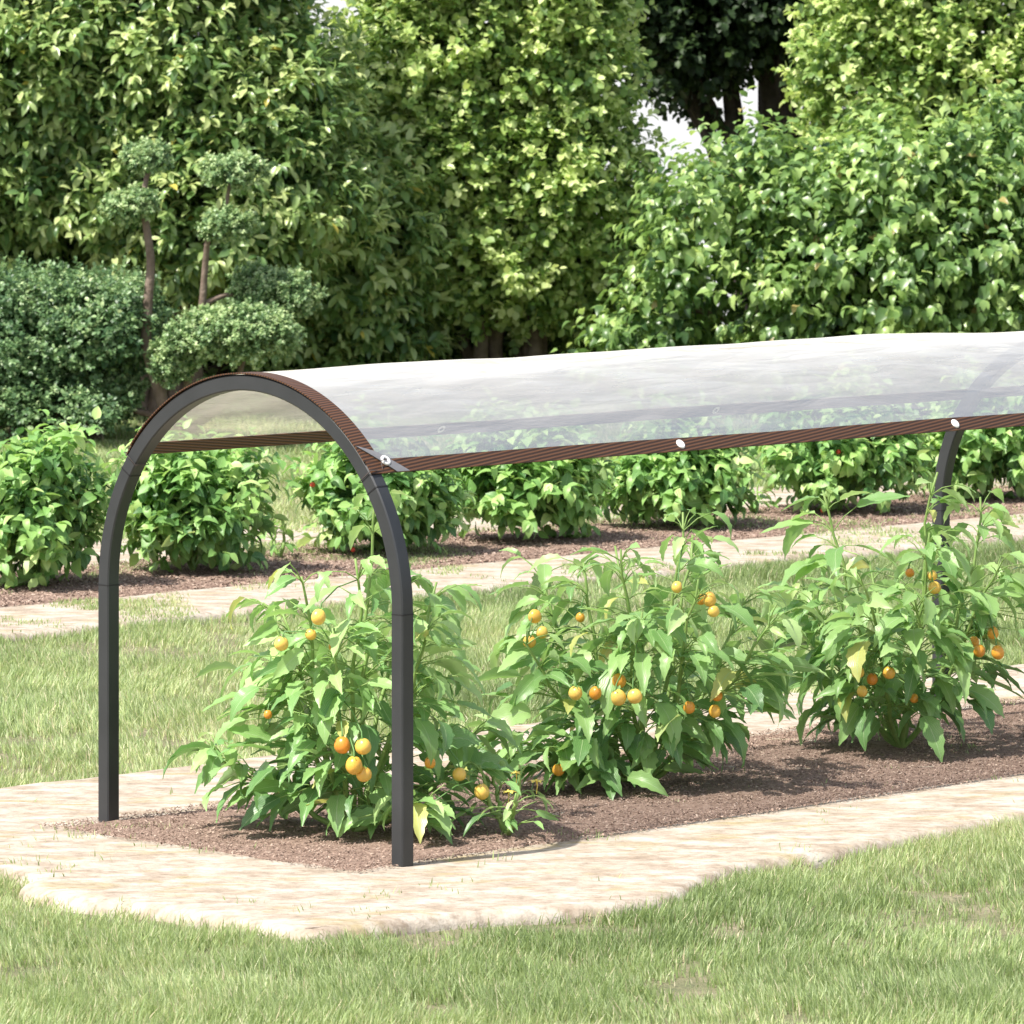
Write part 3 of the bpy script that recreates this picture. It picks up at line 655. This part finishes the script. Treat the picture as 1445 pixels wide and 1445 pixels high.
G1 = 'pepper plants under the tunnel'
LP = PR['pepper']
make_plant('pepper_plant', 'pepper plant with ripening yellow fruit growing between the front hoop legs', G1, .28, .55, .77, .30, 101, .112, M['pepper'], LP,
    [(399, 908, -.20), (452, 870, -.22), (440, 895, -.18, .8), (483, 1051, -.26, 1.15, 'orange_fruit'), (511, 1053, -.28, 1.15), (500, 1080, -.29, 1.2), (515, 1092, -.27, 1.1), (378, 1008, -.12, .6, 'orange_fruit'), (470, 912, -.10, .7, 'orange_fruit'),
     (607, 1076, -.15, .8, 'orange_fruit'), (648, 1092, -.1, 1.0), (677, 1117, -.1, 1.05)],
    nbr=10, nodes=10, dens=4, extra=[(.55, .34, .22), (-.95, .24, .10), (2.9, .30, .20)])
make_plant('pepper_plant', 'broad pepper plant with the most yellow fruit, right of the front hoop', G1, 1.37, .47, .72, .42, 102, .112, M['pepper'], LP,
    [(757, 869, -.12), (767, 892, -.14, .85), (747, 905, -.15), (820, 871, -.05, .7, 'orange_fruit'), (813, 978, -.28, 1.05), (843, 978, -.27, .9, 'orange_fruit'), (871, 960, -.24, 1.05, 'orange_fruit'), (869, 984, -.30, 1.1), (893, 982, -.30, 1.1),
     (957, 828, -.12, .8), (988, 845, -.15, .9, 'orange_fruit'), (1002, 845, -.20, 1.0), (1006, 862, -.21, .9), (973, 998, -.22, .9, 'orange_fruit'), (1012, 981, -.2, .9, 'orange_fruit'), (1008, 1003, -.2, .9), (788, 1086, -.22, .95, 'orange_fruit')],
    nbr=12, nodes=10, dens=4, extra=[(3.5, .40, .13), (-2.4, .30, .10)])
make_plant('pepper_plant', 'pepper plant with few fruit, in front of the rear hoop leg', G1, 2.36, .46, .72, .56, 103, .115, M['pepper'], LP,
    [(1212, 948, -.25), (1231, 958, -.22, .9, 'orange_fruit'), (1256, 949, -.26), (1216, 975, -.24, .85), (1282, 808, -.12, .7, 'orange_fruit'), (1314, 812, -.15, .8), (1316, 829, -.16, 1.0), (1375, 905, -.1, .8, 'orange_fruit'), (1400, 893, -.15, .9, 'orange_fruit'), (1406, 920, -.18, 1.0, 'orange_fruit'), (1386, 918, -.15, .9, 'orange_fruit'), (1290, 985, -.2, .7, 'orange_fruit')],
    nbr=12, nodes=10, dens=4)
make_plant('pepper_plant', 'pepper plant cut by the right edge of the view', G1, 3.40, .45, .68, .42, 104, .112, M['pepper'], LP, [], nbr=10, nodes=9, dens=4)
# small seedling with thin leaves and yellow flowers
sl = make_plant('pepper_seedling', 'small pepper seedling with yellow flowers between two big plants', None, .50, .84, .17, .13, 105, .070, M['pepper'], [leaf_proto(8, .24, .9, .4, .08, .4, 0, 3, 1, .03), leaf_proto(8, .28, .5, .3, .08, .4, 0, 4, 1, .03)], (), nbr=4, nodes=4, dens=2)
rg = np.random.default_rng(5); bl = np.array(sl.location)
for (x, y) in [(728, 1090), (717, 1117), (757, 1102)]:
    c = at(x, y, bl[1] - .02); k = Acc()
    for g_ in range(6):
        aa = g_ * 1.047; d_ = np.array([math.cos(aa), math.sin(aa), .1]); n_ = np.array([-math.sin(aa), math.cos(aa), 0])
        k.add([n_ * -.003, n_ * .003, d_ * .013 + n_ * .006, d_ * .013 - n_ * .006], [(0, 1, 2, 3)]); k.add([d_ * .013 - n_ * .006, d_ * .013 + n_ * .006, d_ * .021 + n_ * .001 - UP * .004, d_ * .021 - n_ * .001 - UP * .004], [(0, 1, 2, 3)])
    k.tube([[0, 0, -.03], [.002, 0, -.012], [0, 0, 0.004]], [.001, .001, .003], 6)
    fo = k.build('flower', M['petal'], sl); fo.location = c - bl

# far bed: dense bushy plants, a few red fruit
G2 = 'bushy plants in the far bed'
def s_for(x, t):       # distance along the bed of a plant standing at t
    k = (x - 722.5) / F
    return (k * (A0[1] + V[1] * t) - A0[0] - V[0] * t) / (U[0] - k * U[1])
def make_bush(label, x, t, hg, sp, seed, fruits=()):
    rg = np.random.default_rng(seed); base = ST(s_for(x, t), t, .004); root = empty('leafy_bush', base, label, 'plant', G2)
    lobes = [(base + np.array([0, 0, hg * .42]), np.array([sp, sp, hg * .42]) * .85)]
    for k in range(8):
        a = k * .785 + rg.uniform(-.3, .3); rr = sp * rg.uniform(.35, .6)
        lobes.append((base + np.array([math.cos(a) * rr, math.sin(a) * rr, hg * rg.uniform(.2, .68)]), np.array([sp * .42, sp * .42, hg * .26])))
    lobes.append((base + np.array([rg.uniform(-.1, .1), 0, hg * .78]), np.array([sp * .4, sp * .4, hg * .2])))
    v, f, r_, lx, ly = crown(rg, lobes, 105, .07, 4, .10, 5, .080, .95, .6, PR['bush'], .75, .45, .8, 0.04, .6)
    v[:, 2] = np.maximum(v[:, 2], .012 + .01 * lx * lx)
    mesh_np('foliage', v - base, f, M['bean'], root, {'rnd': r_}, {'lx': lx, 'ly': ly})
    a_ = Acc()
    for k in range(9):
        a = k * .7 + rg.uniform(-.2, .2); rr = sp * rg.uniform(.2, .75); tt = np.linspace(0, 1, 8); up = hg * rg.uniform(.6, 1.02)
        pts = base + np.array([math.cos(a), math.sin(a), 0]) * (rr * tt)[:, None] + UP * (up * tt ** .9)[:, None]; pts[1:] += rg.normal(0, .006, (7, 3))
        a_.tube(pts, np.linspace(.006, .002, 8), 6)
    a_.build('stem', M['stem'], root, org=base)
    for i, (fx, fy, dY, sz) in enumerate(fruits):
        c = at(fx, fy, base[1] + dY); fv, ff = fruit_mesh(i, rg); fo = mesh_np('fruit', fv * .025 * sz, ff, M['red_fruit'], root); fo.location = c - base
        k = Acc(); k.tube([[0, 0, -.002], [.003, .02, .02], [.006, .06, .03]], [.002, .0015, .0015], 6); k.build('stalk', M['calyx'], fo)
for x, t, hg, sp, lab, fr in [
        (42, -4.62, .49, .26, 'leafy bush at the left edge in the far bed', []),
        (272, -4.62, .47, .27, 'leafy bush framed by the front hoop, left of the near leg, in the far bed', []),
        (535, -4.66, .47, .26, 'leafy bush with two red fruit right behind the near leg of the front hoop', [(441, 680, -.10, .8), (498, 772, -.18, .7)]),
        (745, -4.66, .50, .26, 'leafy bush above the seedling and left of the middle eyelet in the far bed', []),
        (955, -4.66, .46, .24, 'leafy bush right under the middle eyelet of the near hem', []),
        (1185, -4.70, .50, .29, 'leafy bush with two red fruit under the near hem left of the rear hoop leg', [(1183, 634, -.24, .8), (1161, 716, -.24, .8)]),
        (1395, -4.66, .50, .28, 'leafy bush just right of the rear hoop leg in the far bed', []),
        (1600, -4.66, .50, .28, 'leafy bush beyond the right edge in the far bed', [])]:
    make_bush(lab, x, t, hg, sp, 300 + int(x), fr)
make_plant('bean_seedling', 'tiny seedling between two bushes in the far bed', None, s_for(395, -4.8), -4.8, .14, .07, 260, .055, M['bean'], PR['bush'], (), nbr=3, nodes=3, dens=2, near=False)
make_plant('bean_seedling', 'tiny seedling at the right of the bush under the middle eyelet', None, s_for(1065, -4.9), -4.9, .13, .07, 261, .055, M['bean'], PR['bush'], (), nbr=3, nodes=3, dens=2, near=False)

# ------------------------------------------------------------------ the tunnel
HS, RR, TW = .566, .5, .0183          # spring height, radius, half tube
org = ST(0, 0, 0)
tun = empty('plant_tunnel', org, 'arched plant tunnel of dark steel hoops with clear film and brown hem', 'plant tunnel')
def sweep(name, path, nrms, half, mat, parent, bev=.003, org=org):
    """square tube: path (m,3), in-plane outward normals (m,3); second axis is U"""
    h = half; b_ = bev
    prof = [(h, h - b_), (h - b_, h), (-h + b_, h), (-h, h - b_), (-h, -h + b_), (-h + b_, -h), (h - b_, -h), (h, -h + b_)]
    v = []
    for p, n_ in zip(path, nrms):
        for (a_, c_) in prof: v.append(p + n_ * a_ + U * c_)
    k = 8; m_ = len(path)
    f = [(i * k + j, i * k + (j + 1) % k, (i + 1) * k + (j + 1) % k, (i + 1) * k + j) for i in range(m_ - 1) for j in range(k)]
    f += [(0, 1, 2, 3), (0, 3, 4, 7), (4, 5, 6, 7)]; e = (m_ - 1) * k
    f += [(e + 3, e + 2, e + 1, e), (e + 7, e + 4, e + 3, e), (e + 7, e + 6, e + 5, e + 4)]
    o = mesh_np(name, np.array(v) - org, f, mat, parent, smooth=True)
    import bmesh
    bm = bmesh.new(); bm.from_mesh(o.data); bmesh.ops.recalc_face_normals(bm, faces=bm.faces); bm.to_mesh(o.data); bm.free()
    o.data.set_sharp_from_angle(angle=RAD(30))
    return o
def hoop(s):
    aa = np.linspace(-math.pi / 2, math.pi / 2, 61)
    c = ST(s, .5, HS)
    path = [c + V * math.sin(a) * RR + UP * math.cos(a) * RR for a in aa]; nr = [V * math.sin(a) + UP * math.cos(a) for a in aa]
    hp = sweep('hoop', path, nr, TW, M['steel'], tun)
    for sg, q in ((-1, 0), (1, 1)):
        leg = sweep('leg', [ST(s, q, -.03), ST(s, q, HS - .0015)], [V * sg] * 2, TW + .0004, M['steel'], hp)
        # dark seams where tube sections plug together
        sweep('joint', [ST(s, q, HS - .0022), ST(s, q, HS + .0006)], [V * sg] * 2, TW + .0009, M['seam'], hp)
        a1 = sg * .93; c1 = [c + V * math.sin(a) * RR + UP * math.cos(a) * RR for a in (a1 + sg * .06, a1 + sg * .066)]
        sweep('joint', c1, [V * math.sin(a) + UP * math.cos(a) for a in (a1 + sg * .06, a1 + sg * .066)], TW + .0009, M['seam'], hp)
for s in (0, 3.07, 6.14): hoop(s)

ANG = .93; S0, S1 = -.018, 6.16; RF = RR + TW + .003
def surf(s, a, off=0.0):
    """film surface with the slack of a sheet pulled over hoops"""
    k = np.sin(np.pi * np.clip(s, 0, 6.14) / 3.07) ** 2
    bil = (.016 * np.cos(a * 1.2) - .006) * k
    wr = (.0022 * np.sin(s * 6 + a * 3) + .0008 * np.sin(s * 17 - a * 9 + 1) + .0040 * np.sin(s * 3.1 + 1.0) + .0018 * np.sin(s * 4.1 + a * 14)) * np.clip((1.02 - np.abs(a)) * 2.2, .12, 1)
    r0 = RF + bil + wr * np.clip(k * 3, 0, 1) + off
    c = ST(0, .5, HS)
    return c + U * np.asarray(s)[..., None] + V * (np.sin(a) * r0)[..., None] + UP * (np.cos(a) * r0)[..., None]
def sheet(name, s_, a_, off, mat, parent, thick=0.0):
    A, S = np.meshgrid(a_, s_); vt = surf(S, A, off); nA, nS = len(a_), len(s_)
    I = np.arange(nS - 1)[:, None] * nA + np.arange(nA - 1)[None]
    f = np.stack([I, I + nA, I + nA + 1, I + 1], -1).reshape(-1, 4); v = vt.reshape(-1, 3); uv = np.stack([S, A * RF], -1).reshape(-1, 2)
    if thick:
        v2 = surf(S, A, off + thick).reshape(-1, 3); n0 = len(v); f2 = f[:, ::-1] + n0
        ring = np.concatenate([np.arange(nA), np.arange(1, nS) * nA + nA - 1, np.arange(nA - 2, -1, -1) + (nS - 1) * nA, np.arange(nS - 2, 0, -1) * nA])
        r2 = np.roll(ring, -1); f3 = np.stack([ring, r2, r2 + n0, ring + n0], -1)
        v = np.vstack([v, v2]); uv = np.vstack([uv, uv]); f = np.vstack([f, f2, f3])
    o = mesh_np(name, v - org, f, mat, parent, uv=uv)
    if thick:
        import bmesh
        bm = bmesh.new(); bm.from_mesh(o.data); bmesh.ops.recalc_face_normals(bm, faces=bm.faces); bm.to_mesh(o.data); bm.free()
        o.data.set_sharp_from_angle(angle=RAD(40))
    return o
HW = .036 / RF
cov = sheet('cover', np.linspace(S0, S1, 240), np.linspace(-ANG, ANG, 72), 0, M['film'], tun)
ss = np.linspace(S0, S1, 240)
for sg in (-1, 1):
    lo, hi = sorted((sg * (ANG - HW), sg * (ANG + .002)))
    sheet('hem', ss, np.linspace(lo, hi, 5), -.0014, M['hem'], cov, .003)
sheet('hem', np.linspace(S0 - .004, S0 + .045, 4), np.linspace(-ANG + HW * .9, ANG - HW * .9, 70), -.0012, M['hem'], cov, .0032)
sheet('hem', np.linspace(S1 - .045, S1 + .004, 4), np.linspace(-ANG + HW * .9, ANG - HW * .9, 70), -.0012, M['hem'], cov, .0032)

def eyelet(s, a, off=.003, sc_=1.0, button=False):
    p = surf(np.array(s * 1.0), np.array(a * 1.0), off).reshape(3); n_ = V * math.sin(a) + UP * math.cos(a); e2 = np.cross(n_, U)
    k = Acc(); R0 = (.0088 if button else .0095) * sc_; r1 = .0042 * sc_; vs = []; nu, nv = 24, 8
    for i in range(nu):
        th = 2 * math.pi * i / nu; d_ = U * math.cos(th) + e2 * math.sin(th)
        for j in range(nv):
            ph = 2 * math.pi * j / nv; vs.append(d_ * (R0 + r1 * math.cos(ph)) * 1.0 + n_ * (r1 * .9 * math.sin(ph) - .002))
    f = [(i * nv + j, i * nv + (j + 1) % nv, ((i + 1) % nu) * nv + (j + 1) % nv, ((i + 1) % nu) * nv + j) for i in range(nu) for j in range(nv)]
    k.add(vs, f)
    if button:          # press-stud: a solid dished disc, seen from both sides
        for z0 in (.0012, -.0042):
            dv = [U * math.cos(i * math.pi / 6) * R0 + e2 * math.sin(i * math.pi / 6) * R0 + n_ * z0 for i in range(12)]
            k.add(dv, [(0, 1, 2, 3), (0, 3, 4, 5), (0, 5, 6, 7), (0, 7, 8, 9), (0, 9, 10, 11)])
    o = k.build('eyelet', M['white'], cov); o.location = p - org
    k = Acc(); dv = [U * math.cos(i * math.pi / 6) * .0065 + e2 * math.sin(i * math.pi / 6) * .0065 + n_ * .001 for i in range(12)]
    k.add(dv, [(0, 1, 2, 3), (0, 3, 4, 5), (0, 5, 6, 7), (0, 7, 8, 9), (0, 9, 10, 11)])
    return p, n_
am = ANG - HW * .5
for sg in (-1, 1):
    for s in (1.02, 2.04, 3.07, 4.1, 5.1): eyelet(s, sg * am, .003, 1.0, True)
# corner patches with their eyelets and ties
for s_, e_ in ((S0, 1), (S1, -1)):
    for sg in (-1, 1):
        # slanting strip across the corner: from the arch hem down to the lower hem
        cs = []; nn_ = 14
        for i in range(nn_ + 1):
            w_ = i / nn_
            # from the arch hem (-.004 .. .046) down to the foot of the lower hem (.078 .. .118)
            sA, aA = -.004 + .082 * w_, ANG - .150 * (1 - w_) + .003
            sB, aB = .046 + .072 * w_, ANG - .112 * (1 - w_) + .003
            cs.append([(s_ + e_ * (sA + (sB - sA) * g_ / 6), sg * min(aA + (aB - aA) * g_ / 6, ANG + .003)) for g_ in range(7)])
        S_ = np.array([[c_[0] for c_ in r_] for r_ in cs]); A_ = np.array([[c_[1] for c_ in r_] for r_ in cs])
        v1 = surf(S_, A_, .0026).reshape(-1, 3); v2 = surf(S_, A_, .0046).reshape(-1, 3); n0 = len(v1); nA = 7
        I = np.arange(nn_)[:, None] * nA + np.arange(6)[None]; f = np.stack([I, I + nA, I + nA + 1, I + 1], -1).reshape(-1, 4)
        ring = np.concatenate([np.arange(nA), np.arange(1, nn_ + 1) * nA + nA - 1, np.arange(nA - 2, -1, -1) + nn_ * nA, np.arange(nn_ - 1, 0, -1) * nA]); r2 = np.roll(ring, -1)
        po = mesh_np('corner_patch', np.vstack([v1, v2]) - org, np.vstack([f, f[:, ::-1] + n0, np.stack([ring, r2, r2 + n0, ring + n0], -1)]), M['patch'], cov, smooth=False)
        p, n_ = eyelet(s_ + e_ * .060, sg * (ANG - .058), .0055)
        # tie: from the eyelet round the tube
        k = Acc(); c = ST(0 if e_ == 1 else 6.14, .5, HS); a2 = sg * (ANG - .01)
        nr = V * math.sin(a2) + UP * math.cos(a2); tube_c = c + nr * RR; q_ = TW + .003
        pts = [p + n_ * .004, p - U * e_ * .02 + n_ * .006 - UP * .004, tube_c + nr * q_ + U * e_ * q_, tube_c + nr * q_ * 1.25 - U * e_ * q_, tube_c - nr * q_ - U * e_ * q_, tube_c - nr * q_ + U * e_ * q_, tube_c + nr * q_ * .9 + U * e_ * q_ * 1.3, p - n_ * .004]
        k.tube(np.array(pts), .0013, 6); k.build('tie_cord', M['cord'], cov, org=org)
